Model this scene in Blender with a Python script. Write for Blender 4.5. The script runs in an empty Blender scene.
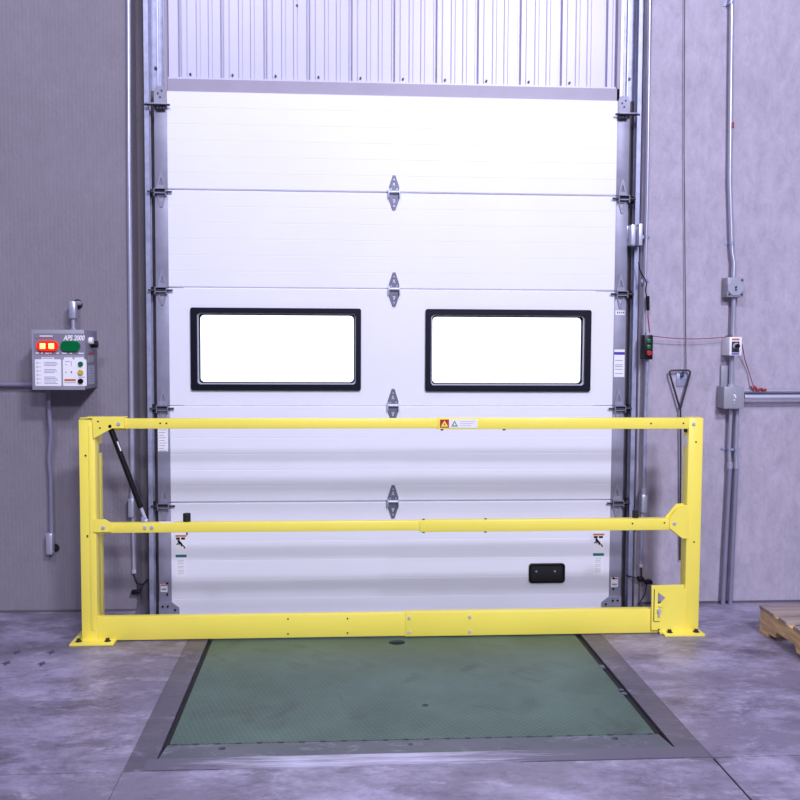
import bpy, bmesh, random
from math import *
from mathutils import Vector, Matrix
random.seed(7)
S = bpy.context.scene
COL = S.collection

# ---------------------------------------------------------------- camera
FPX, YAW, PITCH, ROLL = 962.4, .0667, -.0607, .0048
CAM = Vector((-.3281, -5.3254, 1.493))
fw = Vector((sin(YAW)*cos(PITCH), cos(YAW)*cos(PITCH), sin(PITCH)))
rt = Vector((cos(YAW), -sin(YAW), 0)); up = rt.cross(fw)
R2 = cos(ROLL)*rt + sin(ROLL)*up; U2 = -sin(ROLL)*rt + cos(ROLL)*up
cd = bpy.data.cameras.new('camera'); cam = bpy.data.objects.new('camera', cd); COL.objects.link(cam)
cd.sensor_width = 36; cd.lens = FPX/800*36; cd.clip_end = 100
cam.matrix_world = Matrix(((R2.x, U2.x, -fw.x, CAM.x), (R2.y, U2.y, -fw.y, CAM.y), (R2.z, U2.z, -fw.z, CAM.z), (0, 0, 0, 1)))
S.camera = cam
def at(px, py, Y):                       # point of the photograph on the plane y = Y
    d = fw*FPX + R2*(px-400) - U2*(py-400)
    return CAM + d*((Y-CAM.y)/d.y)
def X(px, Y=0, py=300): return at(px, py, Y).x
def Z(py, Y=0, px=400): return at(px, py, Y).z

# ---------------------------------------------------------------- world, lamps, exposure
W = bpy.data.worlds.new('sky'); S.world = W; W.use_nodes = True
bg = W.node_tree.nodes['Background']; bg.inputs[0].default_value = (.92, .95, 1, 1); bg.inputs[1].default_value = 5
S.view_settings.view_transform = 'Standard'; S.view_settings.look = 'None'
S.view_settings.gamma = 1; S.view_settings.use_curve_mapping = False
S.view_settings.exposure = -1.22
def lamp(x, y, z, sx, sy, power, aim=None, color=(.825, .815, 1)):
    l = bpy.data.lights.new('high_bay_lamp', 'AREA'); l.shape = 'RECTANGLE'; l.size = sx; l.size_y = sy
    l.energy = power; l.color = color
    o = bpy.data.objects.new('high_bay_lamp', l); COL.objects.link(o); o.location = (x, y, z)
    if aim: o.rotation_euler = (Vector(aim)-Vector((x, y, z))).to_track_quat('-Z', 'Y').to_euler()
    return o
lamp(2.1, -7.4, 5.9, 1.0, .5, 980, (.6, 0, 1.5))
lamp(2.4, -12.5, 5.9, 1.2, .6, 1200, (.6, 0, 1.4))
lamp(-1.6, -6.0, 5.9, 1.0, .5, 380, (.2, 0, 1.9))
lamp(.2, -2.2, 6.2, 4.2, .5, 110, (.2, -.9, 0))

# ---------------------------------------------------------------- materials
def srgb(c):
    return tuple((v/255/12.92 if v/255 <= .04045 else ((v/255+.055)/1.055)**2.4) for v in c) + (1,)
def mat(name, c, rough=.5, metal=0, noise=0, nscale=8, bump=0, bscale=60, emit=0, spec=.5, stretch=None, lin=False):
    m = bpy.data.materials.new(name); m.use_nodes = True; nt = m.node_tree; N = nt.nodes; L = nt.links
    b = N['Principled BSDF']; col = tuple(c)+(1,) if lin else srgb(c)
    b.inputs['Base Color'].default_value = col; b.inputs['Roughness'].default_value = rough
    b.inputs['Metallic'].default_value = metal; b.inputs['Specular IOR Level'].default_value = spec
    tc = N.new('ShaderNodeTexCoord'); vec = tc.outputs['Object']
    if stretch:
        mp = N.new('ShaderNodeMapping'); mp.inputs['Scale'].default_value = stretch; L.new(vec, mp.inputs[0]); vec = mp.outputs[0]
    n = N.new('ShaderNodeTexNoise'); n.inputs['Scale'].default_value = nscale; n.inputs['Detail'].default_value = 5; L.new(vec, n.inputs[0])
    r = N.new('ShaderNodeMapRange'); r.inputs[1].default_value = .3; r.inputs[2].default_value = .7
    r.inputs[3].default_value = 1-max(noise, .015); r.inputs[4].default_value = 1+max(noise, .015); L.new(n.outputs[0], r.inputs[0])
    mx = N.new('ShaderNodeMix'); mx.data_type = 'RGBA'; mx.blend_type = 'MULTIPLY'; mx.inputs[0].default_value = 1
    mx.inputs[6].default_value = col; L.new(r.outputs[0], mx.inputs[7]); L.new(mx.outputs[2], b.inputs['Base Color'])
    if bump:
        n2 = N.new('ShaderNodeTexNoise'); n2.inputs['Scale'].default_value = bscale; n2.inputs['Detail'].default_value = 3; L.new(vec, n2.inputs[0])
        bp = N.new('ShaderNodeBump'); bp.inputs['Strength'].default_value = bump; bp.inputs['Distance'].default_value = .01
        L.new(n2.outputs[0], bp.inputs['Height']); L.new(bp.outputs[0], b.inputs['Normal'])
    if emit:
        b.inputs['Emission Color'].default_value = col; b.inputs['Emission Strength'].default_value = emit
    return m
M_WHITE = mat('white_door_paint', (230, 231, 243), .42, noise=.02, nscale=2)
M_SIDING = mat('white_siding_paint', (192, 190, 212), .35, noise=.03, nscale=2)
M_TRIM = mat('grey_header_paint', (150, 143, 162), .45, noise=.04)
M_GALV = mat('galvanised_steel', (158, 162, 190), .38, metal=.25, noise=.14, nscale=25)
M_STILE = mat('galvanised_stile', (142, 142, 162), .45, metal=.15, noise=.10, nscale=14)
M_HINGE = mat('dull_galvanised_hinge', (108, 108, 128), .45, metal=.3, noise=.12, nscale=30)
M_DARKSTEEL = mat('dark_steel_and_gap_shade', (92, 86, 96), .6, noise=.10, nscale=6)  # jamb and sealant colour; on the track angles it paints shade
M_ZINC = mat('bright_zinc', (196, 199, 218), .35, metal=.3, noise=.06)
M_CONDUIT = mat('conduit_zinc', (182, 184, 204), .35, metal=.5, noise=.06)
M_BOXGREY = mat('grey_box_paint', (150, 150, 164), .45, noise=.03)
M_PANELGREY = mat('control_box_grey', (128, 124, 142), .45, noise=.03)
M_YELLOW = mat('yellow_powder_coat', (250, 234, 96), .38, noise=.02, nscale=3)
M_BLACK = mat('black_plastic', (12, 11, 16), .4, spec=.3)
M_NAVY = mat('black_window_frame', (13, 12, 30), .45, spec=.2)
M_RUBBER = mat('black_rubber', (20, 18, 24), .7)
M_HOLE = mat('hole_dark', (26, 22, 20), .9)
M_DECAL = mat('white_decal', (236, 235, 242), .4)
M_ORANGE = mat('orange_decal', (190, 112, 62), .5)
M_TEAL = mat('teal_decal', (18, 116, 122), .5)
M_RED = mat('red_decal', (172, 30, 30), .5)
M_REDBTN = mat('red_button', (168, 40, 40), .35)
M_GREENBTN = mat('green_button', (10, 96, 60), .35)
M_YELBTN = mat('yellow_button', (196, 176, 60), .4)
M_INK = mat('grey_ink', (150, 150, 178), .6)
M_INKDARK = mat('dark_ink', (40, 36, 60), .6)
M_GREENDECAL = mat('green_decal', (104, 140, 60), .5)
M_BLUE = mat('blue_decal', (66, 48, 170), .5)
M_REDWIRE = mat('red_wire', (134, 62, 84), .5)
M_GREENLENS = mat('green_lens', (0, 104, 54), .25)
M_REDLENS = mat('red_lens_lit', (255, 36, 8), .3, emit=1.1)
M_LAMP = mat('lamp_glow', (255, 200, 110), .3, emit=5)
M_LEG = mat('grey_coated_or_dimmed_conduit', (128, 126, 150), .45, noise=.06)  # coating of the right legs; on left wall conduits it imitates weaker light
M_ANCHOR = mat('cut_anchor_steel', (84, 82, 112), .5)
M_WIRE = mat('dark_steel_wire', (62, 58, 70), .5, metal=.4)
M_PIT = mat('pit_dark', (18, 16, 22), .8)

def wall_mat(name, c, ribs):
    m = mat(name, c, .75, noise=.07, nscale=1.6, bump=.25, bscale=45)
    nt = m.node_tree; N = nt.nodes; L = nt.links; b = N['Principled BSDF']
    src = b.inputs['Base Color'].links[0].from_socket
    tc = N.new('ShaderNodeTexCoord')
    # cast concrete: cloudy blotches and pits
    n = N.new('ShaderNodeTexNoise'); n.inputs['Scale'].default_value = 7; n.inputs['Detail'].default_value = 8
    n.inputs['Roughness'].default_value = .75; n.inputs['Distortion'].default_value = .3; mq = N.new('ShaderNodeMapping'); mq.inputs['Scale'].default_value = (2.2, 1, 1.1); L.new(tc.outputs['Object'], mq.inputs[0]); L.new(mq.outputs[0], n.inputs[0])
    r = N.new('ShaderNodeMapRange'); r.inputs[1].default_value = .3; r.inputs[2].default_value = .7
    r.inputs[3].default_value = .82 if not ribs else .92; r.inputs[4].default_value = 1.18 if not ribs else 1.08; L.new(n.outputs[0], r.inputs[0])
    mx = N.new('ShaderNodeMix'); mx.data_type = 'RGBA'; mx.blend_type = 'MULTIPLY'; mx.inputs[0].default_value = 1
    L.new(src, mx.inputs[6]); L.new(r.outputs[0], mx.inputs[7]); last = mx.outputs[2]
    if ribs:
        w = N.new('ShaderNodeTexWave'); w.wave_type = 'BANDS'; w.bands_direction = 'X'; w.inputs['Scale'].default_value = 15
        w.inputs['Distortion'].default_value = .15; L.new(tc.outputs['Object'], w.inputs[0])
        bp = N.new('ShaderNodeBump'); bp.inputs['Strength'].default_value = .22; bp.inputs['Distance'].default_value = .002
        L.new(w.outputs['Fac'], bp.inputs['Height'])
        old = b.inputs['Normal'].links[0].from_node; L.new(bp.outputs[0], old.inputs['Normal'])
    L.new(last, b.inputs['Base Color'])
    return m
M_WALL_L = wall_mat('ribbed_concrete_wall', (130, 124, 136), True)  # darker concrete, lowered further to stand in for weaker light on the left
M_WALL_R = wall_mat('cast_concrete_wall', (170, 163, 180), False)
M_CEIL = mat('warehouse_ceiling', (140, 140, 150), .8)

def floor_mat(name, c, amt=1.0, lightc=(186, 180, 206), darkc=(112, 106, 128)):
    m = bpy.data.materials.new(name); m.use_nodes = True; nt = m.node_tree; N = nt.nodes; L = nt.links
    b = N['Principled BSDF']; tc = N.new('ShaderNodeTexCoord')
    def noise(sc, det, st=(1, 1, 1), dist=0, ro=.5):
        mp = N.new('ShaderNodeMapping'); mp.inputs['Scale'].default_value = st; L.new(tc.outputs['Object'], mp.inputs[0])
        n = N.new('ShaderNodeTexNoise'); n.inputs['Scale'].default_value = sc; n.inputs['Detail'].default_value = det
        n.inputs['Distortion'].default_value = dist; n.inputs['Roughness'].default_value = ro; L.new(mp.outputs[0], n.inputs[0]); return n.outputs[0]
    def rng(s, a, bb, c0=0, c1=1):
        r = N.new('ShaderNodeMapRange'); r.inputs[1].default_value = a; r.inputs[2].default_value = bb
        r.inputs[3].default_value = c0; r.inputs[4].default_value = c1; L.new(s, r.inputs[0]); return r.outputs[0]
    def mix(a, bb, f):
        x = N.new('ShaderNodeMix'); x.data_type = 'RGBA'; L.new(f, x.inputs[0])
        for i, v in ((6, a), (7, bb)):
            if isinstance(v, tuple): x.inputs[i].default_value = v
            else: L.new(v, x.inputs[i])
        return x.outputs[2]
    c1 = mix(srgb(c), srgb(lightc), rng(noise(1.7, 9, (1, 1.5, 1), .2, .72), .46, .72, 0, .9*amt))
    c2 = mix(c1, srgb(darkc), rng(noise(2.3, 10, (1, 1.8, 1), .2, .75), .50, .72, 0, .8*amt))
    c3 = mix(c2, srgb((214, 208, 232)), rng(noise(5, 10, (1, 1.6, 1), .3, .8), .54, .74, 0, .5*amt))
    c4 = mix(c3, srgb((80, 74, 92)), rng(noise(22, 8, (1, 1.6, 1), .2, .75), .50, .72, 0, .45))
    L.new(c4, b.inputs['Base Color'])
    L.new(rng(noise(3, 5), .3, .7, .34, .55), b.inputs['Roughness'])
    bp = N.new('ShaderNodeBump'); bp.inputs['Strength'].default_value = .12; bp.inputs['Distance'].default_value = .01
    L.new(noise(40, 4), bp.inputs['Height']); L.new(bp.outputs[0], b.inputs['Normal'])
    return m
M_FLOOR = floor_mat('polished_concrete_floor', (126, 119, 140), 1.25, lightc=(178, 171, 200), darkc=(76, 70, 86))
M_BORDER = floor_mat('border_concrete', (90, 86, 102), .8, lightc=(116, 111, 132), darkc=(58, 55, 66))

def worn_mat():
    # scraped bare metal where the lift trucks cross, dull towards both ends
    m = bpy.data.materials.new('worn_curb_steel'); m.use_nodes = True; nt = m.node_tree; N = nt.nodes; L = nt.links
    b = N['Principled BSDF']; tc = N.new('ShaderNodeTexCoord')
    mp = N.new('ShaderNodeMapping'); mp.inputs['Scale'].default_value = (1.2, 14, 1); L.new(tc.outputs['Object'], mp.inputs[0])
    n = N.new('ShaderNodeTexNoise'); n.inputs['Scale'].default_value = 3; n.inputs['Detail'].default_value = 8; n.inputs['Roughness'].default_value = .7; L.new(mp.outputs[0], n.inputs[0])
    sp = N.new('ShaderNodeSeparateXYZ'); L.new(tc.outputs['Object'], sp.inputs[0])
    cv = N.new('ShaderNodeMapRange'); cv.inputs[1].default_value = .95; cv.inputs[2].default_value = .25; cv.inputs[3].default_value = -.32; cv.inputs[4].default_value = .12
    ad = N.new('ShaderNodeMath'); ad.operation = 'ADD'; ad.inputs[1].default_value = .22; L.new(sp.outputs[0], ad.inputs[0])
    ab = N.new('ShaderNodeMath'); ab.operation = 'ABSOLUTE'; L.new(ad.outputs[0], ab.inputs[0]); L.new(ab.outputs[0], cv.inputs[0])
    sm = N.new('ShaderNodeMath'); sm.operation = 'ADD'; L.new(cv.outputs[0], sm.inputs[0]); L.new(n.outputs[0], sm.inputs[1])
    cr = N.new('ShaderNodeValToRGB'); e = cr.color_ramp.elements; e[0].position = .38; e[0].color = srgb((98, 94, 112)); e[1].position = .72; e[1].color = srgb((196, 193, 218))
    L.new(sm.outputs[0], cr.inputs[0]); L.new(cr.outputs[0], b.inputs['Base Color']); b.inputs['Roughness'].default_value = .45
    return m
M_WORN = worn_mat()
def tread_mat():
    m = bpy.data.materials.new('green_tread_plate'); m.use_nodes = True; nt = m.node_tree; N = nt.nodes; L = nt.links
    b = N['Principled BSDF']; tc = N.new('ShaderNodeTexCoord')
    n = N.new('ShaderNodeTexNoise'); n.inputs['Scale'].default_value = 2.2; n.inputs['Detail'].default_value = 7; n.inputs['Roughness'].default_value = .6
    L.new(tc.outputs['Object'], n.inputs[0])
    cr = N.new('ShaderNodeValToRGB'); e = cr.color_ramp.elements
    e[0].position = .3; e[0].color = srgb((58, 84, 74)); e[1].position = .7; e[1].color = srgb((84, 112, 104))
    L.new(n.outputs[0], cr.inputs[0])
    n2 = N.new('ShaderNodeTexNoise'); n2.inputs['Scale'].default_value = 5; n2.inputs['Detail'].default_value = 8; n2.inputs['Distortion'].default_value = .7
    L.new(tc.outputs['Object'], n2.inputs[0])
    r = N.new('ShaderNodeMapRange'); r.inputs[1].default_value = .56; r.inputs[2].default_value = .72; r.inputs[3].default_value = 0; r.inputs[4].default_value = .7; L.new(n2.outputs[0], r.inputs[0])
    mx = N.new('ShaderNodeMix'); mx.data_type = 'RGBA'; mx.inputs[7].default_value = srgb((54, 68, 64))
    L.new(r.outputs[0], mx.inputs[0]); L.new(cr.outputs[0], mx.inputs[6])
    # raised lozenges in alternating directions, from two sine products
    sp = N.new('ShaderNodeSeparateXYZ'); L.new(tc.outputs['Object'], sp.inputs[0])
    def mth(op, a, bb=None):
        k = N.new('ShaderNodeMath'); k.operation = op
        for i, v in enumerate((a, bb)):
            if v is None: continue
            if isinstance(v, (int, float)): k.inputs[i].default_value = v
            else: L.new(v, k.inputs[i])
        return k.outputs[0]
    u = mth('MULTIPLY', mth('ADD', sp.outputs[0], sp.outputs[1]), 2*pi/.030)
    v = mth('MULTIPLY', mth('SUBTRACT', sp.outputs[0], sp.outputs[1]), 2*pi/.030)
    h = mth('MAXIMUM', mth('MULTIPLY', mth('SINE', u), mth('COSINE', mth('MULTIPLY', v, .5))), .35)
    mx2 = N.new('ShaderNodeMix'); mx2.data_type = 'RGBA'; L.new(mth('MULTIPLY', mth('SUBTRACT', h, .35), .22), mx2.inputs[0])
    L.new(mx.outputs[2], mx2.inputs[6]); mx2.inputs[7].default_value = srgb((142, 152, 162)); L.new(mx2.outputs[2], b.inputs['Base Color'])
    bp = N.new('ShaderNodeBump'); bp.inputs['Strength'].default_value = .35; bp.inputs['Distance'].default_value = .004
    L.new(h, bp.inputs['Height']); L.new(bp.outputs[0], b.inputs['Normal'])
    b.inputs['Roughness'].default_value = .45; b.inputs['Metallic'].default_value = .1
    return m
M_TREAD = tread_mat()
M_LIP = floor_mat('worn_hinge_plate', (84, 90, 98), .9, lightc=(104, 102, 120), darkc=(62, 84, 76))

def wood_mat():
    m = mat('pallet_wood', (218, 184, 138), .75, noise=.28, nscale=6, bump=.3, bscale=40, stretch=(1, 1, 6))
    return m
M_WOOD = wood_mat()
M_WOODTOP = mat('weathered_deckboard_wood', (158, 142, 136), .8, noise=.22, nscale=5, bump=.3, bscale=30, stretch=(.6, 8, 1))

def glass_mat():
    m = bpy.data.materials.new('window_glass'); m.use_nodes = True; nt = m.node_tree; N = nt.nodes; L = nt.links
    N.remove(N['Principled BSDF']); o = N['Material Output']
    t = N.new('ShaderNodeBsdfTransparent'); t.inputs[0].default_value = (.95, .97, .98, 1)
    g = N.new('ShaderNodeBsdfGlossy'); g.inputs['Roughness'].default_value = .05
    f = N.new('ShaderNodeFresnel'); f.inputs[0].default_value = 1.45
    mx = N.new('ShaderNodeMixShader'); L.new(f.outputs[0], mx.inputs[0]); L.new(t.outputs[0], mx.inputs[1]); L.new(g.outputs[0], mx.inputs[2])
    L.new(mx.outputs[0], o.inputs[0]); return m
M_GLASS = glass_mat()

# ---------------------------------------------------------------- mesh builder
class MB:
    def __init__(s): s.bm = bmesh.new(); s.mats = []; s.mi = 0
    def m(s, mt):
        if mt not in s.mats: s.mats.append(mt)
        s.mi = s.mats.index(mt); return s
    def _tag(s, faces):
        for f in faces: f.material_index = s.mi
    def box(s, x0, x1, y0, y1, z0, z1, bev=0):
        c = bmesh.ops.create_cube(s.bm, size=1, matrix=Matrix.Translation(((x0+x1)/2, (y0+y1)/2, (z0+z1)/2)) @ Matrix.Diagonal((abs(x1-x0), abs(y1-y0), abs(z1-z0), 1)))
        vs = c['verts']; fs = list({f for v in vs for f in v.link_faces}); s._tag(fs)
        if bev:
            es = list({e for v in vs for e in v.link_edges})
            r = bmesh.ops.bevel(s.bm, geom=es, offset=bev, segments=2, affect='EDGES', profile=.5); s._tag(r['faces'])
        return s
    def cyl(s, p0, p1, r, r2=None, seg=20):
        p0 = Vector(p0); p1 = Vector(p1); d = p1-p0
        mt = Matrix.Translation((p0+p1)/2) @ d.to_track_quat('Z', 'Y').to_matrix().to_4x4()
        c = bmesh.ops.create_cone(s.bm, cap_ends=True, segments=seg, radius1=r, radius2=r if r2 is None else r2, depth=d.length, matrix=mt)
        s._tag({f for v in c['verts'] for f in v.link_faces}); return s
    def ball(s, c, r, sc=(1, 1, 1)):
        c = bmesh.ops.create_uvsphere(s.bm, u_segments=16, v_segments=10, radius=r, matrix=Matrix.Translation(c) @ Matrix.Diagonal((*sc, 1)))
        s._tag({f for v in c['verts'] for f in v.link_faces}); return s
    def tube(s, pts, r, seg=12):
        pts = [Vector(p) for p in pts]; rings = []
        t0 = (pts[1]-pts[0]).normalized(); ref = Vector((1, 0, 0)) if abs(t0.x) < .9 else Vector((0, 0, 1))
        nrm = t0.cross(ref).normalized()
        for i, p in enumerate(pts):
            t = (pts[min(i+1, len(pts)-1)]-pts[max(i-1, 0)]).normalized()
            nrm = (nrm-t*nrm.dot(t)).normalized(); bn = t.cross(nrm)
            rings.append([s.bm.verts.new(p+r*(cos(2*pi*k/seg)*nrm+sin(2*pi*k/seg)*bn)) for k in range(seg)])
        fs = []
        for a, b in zip(rings, rings[1:]):
            for k in range(seg): fs.append(s.bm.faces.new((a[k], a[(k+1) % seg], b[(k+1) % seg], b[k])))
        fs.append(s.bm.faces.new(rings[0][::-1])); fs.append(s.bm.faces.new(rings[-1])); s._tag(fs); return s
    def prism(s, pts, a, b, axis='y', holes=()):
        # pts: outline in the plane across the axis; a, b: extent along the axis
        def V(p, w):
            return {'y': (p[0], w, p[1]), 'z': (p[0], p[1], w), 'x': (w, p[0], p[1])}[axis]
        edges = []
        for loop in (pts, *holes):
            vs = [s.bm.verts.new(V(p, a)) for p in loop]
            edges += [s.bm.edges.new((vs[i], vs[(i+1) % len(vs)])) for i in range(len(vs))]
        r = bmesh.ops.triangle_fill(s.bm, use_beauty=True, use_dissolve=False, edges=edges)
        fs = [g for g in r['geom'] if isinstance(g, bmesh.types.BMFace)]
        ex = bmesh.ops.extrude_face_region(s.bm, geom=fs)
        nv = [g for g in ex['geom'] if isinstance(g, bmesh.types.BMVert)]
        d = Vector(V((0, 0), b))-Vector(V((0, 0), a)); bmesh.ops.translate(s.bm, verts=nv, vec=d)
        al = {f for v in nv for f in v.link_faces} | set(fs); s._tag([f for f in al if f.is_valid])
        return s
    def quad(s, vs):
        s._tag([s.bm.faces.new([s.bm.verts.new(v) for v in vs])]); return s
    def text(s, body, x, z, y, size, bold=.0, shear=0, sx=1, thick=.001, align='LEFT'):
        c = bpy.data.curves.new('t', 'FONT'); c.body = body; c.size = size; c.shear = shear; c.offset = bold; c.extrude = thick; c.align_x = align
        o = bpy.data.objects.new('t', c); COL.objects.link(o); bpy.context.view_layer.update()
        me = bpy.data.meshes.new_from_object(o.evaluated_get(bpy.context.evaluated_depsgraph_get()))
        me.transform(Matrix.Translation((x, y, z)) @ Matrix.Rotation(pi/2, 4, 'X') @ Matrix.Diagonal((sx, 1, 1, 1)))
        n0 = len(s.bm.faces); s.bm.from_mesh(me); s.bm.faces.ensure_lookup_table(); s._tag(s.bm.faces[n0:])
        bpy.data.objects.remove(o); bpy.data.curves.remove(c); bpy.data.meshes.remove(me); return s
    def each(s, name, mt=None, parent=None, bevel=0, label=None):
        # every separate piece becomes a mesh of its own
        if mt and not s.mats: s.mats = [mt]
        s.bm.verts.index_update(); seen = set(); out = []
        s.bm.verts.ensure_lookup_table()
        for v in list(s.bm.verts):
            if v in seen: continue
            st = [v]; isl = []; seen.add(v)
            while st:
                w = st.pop(); isl.append(w)
                for e in w.link_edges:
                    o = e.other_vert(w)
                    if o not in seen: seen.add(o); st.append(o)
            nb = MB(); nb.mats = list(s.mats); mp = {w: nb.bm.verts.new(w.co) for w in isl}
            for f in {f for w in isl for f in w.link_faces}:
                nf = nb.bm.faces.new([mp[w] for w in f.verts]); nf.material_index = f.material_index
            out.append(nb.build(name, None, parent, bevel, label))
        s.bm.free(); return out
    def build(s, name, mt=None, parent=None, bevel=0, label=None, flat=False):
        if mt and not s.mats: s.mats = [mt]
        bmesh.ops.recalc_face_normals(s.bm, faces=s.bm.faces[:])
        org = Vector((0, 0, 0))
        if parent is not None:
            q = parent
            while q.parent is not None: q = q.parent
            org = q.location.copy()
            bmesh.ops.translate(s.bm, verts=s.bm.verts[:], vec=-org)
        me = bpy.data.meshes.new(name); s.bm.to_mesh(me); s.bm.free()
        for k in s.mats: me.materials.append(k)
        if not flat: me.shade_smooth(); me.set_sharp_from_angle(angle=radians(32))
        o = bpy.data.objects.new(name, me); COL.objects.link(o)
        if parent is not None:
            o.parent = parent
        if bevel:
            bv = o.modifiers.new('bevel', 'BEVEL'); bv.width = bevel; bv.segments = 2; bv.limit_method = 'ANGLE'; bv.angle_limit = radians(40)
        if label: o['label'] = label
        return o
def tag(o, label=None, cat=None, group=None, kind=None):
    for k, v in (('label', label), ('category', cat), ('group', group), ('kind', kind)):
        if v: o[k] = v
    return o
def thing(name, loc, label, cat, group=None, kind=None):
    o = bpy.data.objects.new(name, None); o.empty_display_size = .1; o.location = loc; COL.objects.link(o)
    return tag(o, label, cat, group, kind)
def rrect(x0, x1, z0, z1, r, n=6):
    out = []
    for cx, cz, a in ((x1-r, z1-r, 0), (x0+r, z1-r, 90), (x0+r, z0+r, 180), (x1-r, z0+r, 270)):
        for k in range(n+1):
            t = radians(a+90*k/n); out.append((cx+r*cos(t), cz+r*sin(t)))
    return out
def struct(name, mb, m, label=None, bevel=0, cat=None):
    return tag(mb.build(name, m, bevel=bevel), label, cat, None, 'structure')

# ---------------------------------------------------------------- the room
XL, XR = -1.426, 1.41           # edges of the wall opening
GX0, GX1 = -.965, .925          # pit opening
BX0, BX1, BY = -1.064, 1.03, -2.02
J = .004
mb = MB()
SY0 = -.12                     # the slot the door closes into
mb.box(-8, BX0-.001, BY+J, SY0, -.3, 0).box(-8, BX0-.001, -16, BY-J, -.3, 0).box(-8, XL, SY0, .3, -.3, 0)
mb.box(BX1+.001, 8, BY+J, SY0, -.3, 0).box(BX1+J, 8, -16, BY-J, -.3, 0).box(XR, 8, SY0, .3, -.3, 0)
mb.box(BX0+.001, BX1-J, -16, BY-.002, -.3, 0)
mb.box(XL, XR, SY0, .3, -.3, -.078)
mb.box(-8, 8, -16, .3, -.9, -.6)
struct('floor', mb, M_FLOOR, 'polished grey concrete floor with saw-cut joints', cat='floor')
mb = MB()
mb.box(BX0, GX0, BY, SY0, -.5, 0).box(GX1, BX1, BY, SY0, -.5, 0).box(GX0, GX1, BY, -1.925, -.5, -.02)
struct('trim_1', mb, M_BORDER, 'darker concrete border around the leveler pit', cat='floor border')
mb = MB().box(GX0-.03, GX1+.10, BY+.004, -1.925, -.03, .002)
struct('trim_2', mb, M_WORN, 'worn bare steel curb strip at the front of the green dock plate', cat='curb')
mb = MB().box(GX0, GX1, -1.925, .3, -.6, -.5)
struct('trim_3', mb, M_PIT, 'dark bottom of the pit under the green plate', cat='pit')
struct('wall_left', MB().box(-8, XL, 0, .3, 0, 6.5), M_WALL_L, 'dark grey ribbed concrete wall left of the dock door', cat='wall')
struct('wall_right', MB().box(XR, 8, 0, .3, 0, 6.5), M_WALL_R, 'pale grey cast concrete wall right of the dock door', cat='wall')
struct('wall_top', MB().box(XL, XR, .02, .3, 3.9, 6.5), M_WALL_R, 'concrete wall above the white siding', cat='wall')
struct('wall_back', MB().box(-8, 8, -16.2, -16, 0, 6.5), M_CEIL)
struct('wall_side_left', MB().box(-8.2, -8, -16, .3, 0, 6.5), M_CEIL)
struct('wall_side_right', MB().box(8, 8.2, -16, .3, 0, 6.5), M_CEIL)
struct('ceiling', MB().box(-8.2, 8.2, -16.2, .3, 6.5, 6.7), M_CEIL)
# sealant line where wall and floor meet
struct('baseboard_left', MB().box(-8, XL, -.006, 0, 0, .012), M_DARKSTEEL, 'dark sealant bead at the foot of the left wall', cat='sealant')
struct('baseboard_right', MB().box(XR, 8, -.006, 0, 0, .012), M_DARKSTEEL, 'dark sealant bead at the foot of the right wall', cat='sealant')
# steel jambs in the opening
for nm, xa, xb, side in (('trim_4', XL, -1.20, 'left'), ('trim_5', 1.20, XR, 'right')):
    mb = MB().box(xa, xb, .15, .30, -.08, 3.9)
    struct(nm, mb, M_DARKSTEEL, 'dark painted steel jamb recessed at the %s edge of the door opening' % side, cat='door jamb')

struct('trim_7', MB().box(1.3855, XR, .03, .15, -.078, 3.9), M_WALL_R, 'added pale strip that makes the reveal beside right door track look lit', cat='added strip')  # added filler in the recess, so the right reveal looks lit
# siding above the door
SX0, SX1, SZ0, SZ1 = -1.243, 1.255, 2.917, 3.9
ribs = [X(p, .12, 40) for p in (180, 222.3, 265.5, 308.5, 350.7, 393.3, 435.5, 477, 519.5, 560.5, 606)]
pr = [(SX0, .125)]
for i, rx in enumerate(ribs):
    pr += [(rx-.012, .125), (rx-.006, .150), (rx+.006, .150), (rx+.010, .115), (rx+.034, .115), (rx+.042, .125)]
    nx = ribs[i+1] if i < len(ribs)-1 else SX1
    for q in (.085, .150):
        if rx+q+.03 < nx-.02: pr += [(rx+q, .125), (rx+q+.006, .119), (rx+q+.022, .119), (rx+q+.028, .125)]
pr += [(SX1, .125)]
mb = MB(); mb.prism(pr+[(SX1, .17), (SX0, .17)], SZ0, SZ1, 'z')
wp = thing('wall_siding', (0, .17, SZ0), 'white ribbed sheet metal siding above the dock door', 'wall panel', kind='structure')
mb.build('siding_sheet', M_SIDING, wp, flat=True)
mb = MB()
for rx in ribs[:-1]: mb.cyl((rx+.055, .112, SZ0+.035), (rx+.055, .126, SZ0+.035), .006, seg=8)
mb.cyl((X(297, .11, 5), .112, Z(5, .11, 297)), (X(297, .11, 5), .13, Z(5, .11, 297)), .006, seg=8)
mb.each('screw', M_WIRE, wp)
# header frame: bottom channel and the two side channels
hd = thing('trim_6', (0, .17, 2.86), 'grey painted steel channel framing the siding above the door', 'header', kind='structure')
MB().box(-1.245, 1.262, .085, .17, 2.848, 2.917).build('header_channel', M_TRIM, hd, bevel=.002)
MB().box(-1.245, 1.262, .100, .17, 2.917, 2.929).build('siding_flange', M_SIDING, hd)
MB().box(-1.262, -1.245, .085, .17, 2.848, 3.9).build('side_channel', M_TRIM, hd, bevel=.002)
MB().box(1.245, 1.266, .085, .17, 2.848, 3.9).build('side_channel', M_TRIM, hd, bevel=.002)

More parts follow.
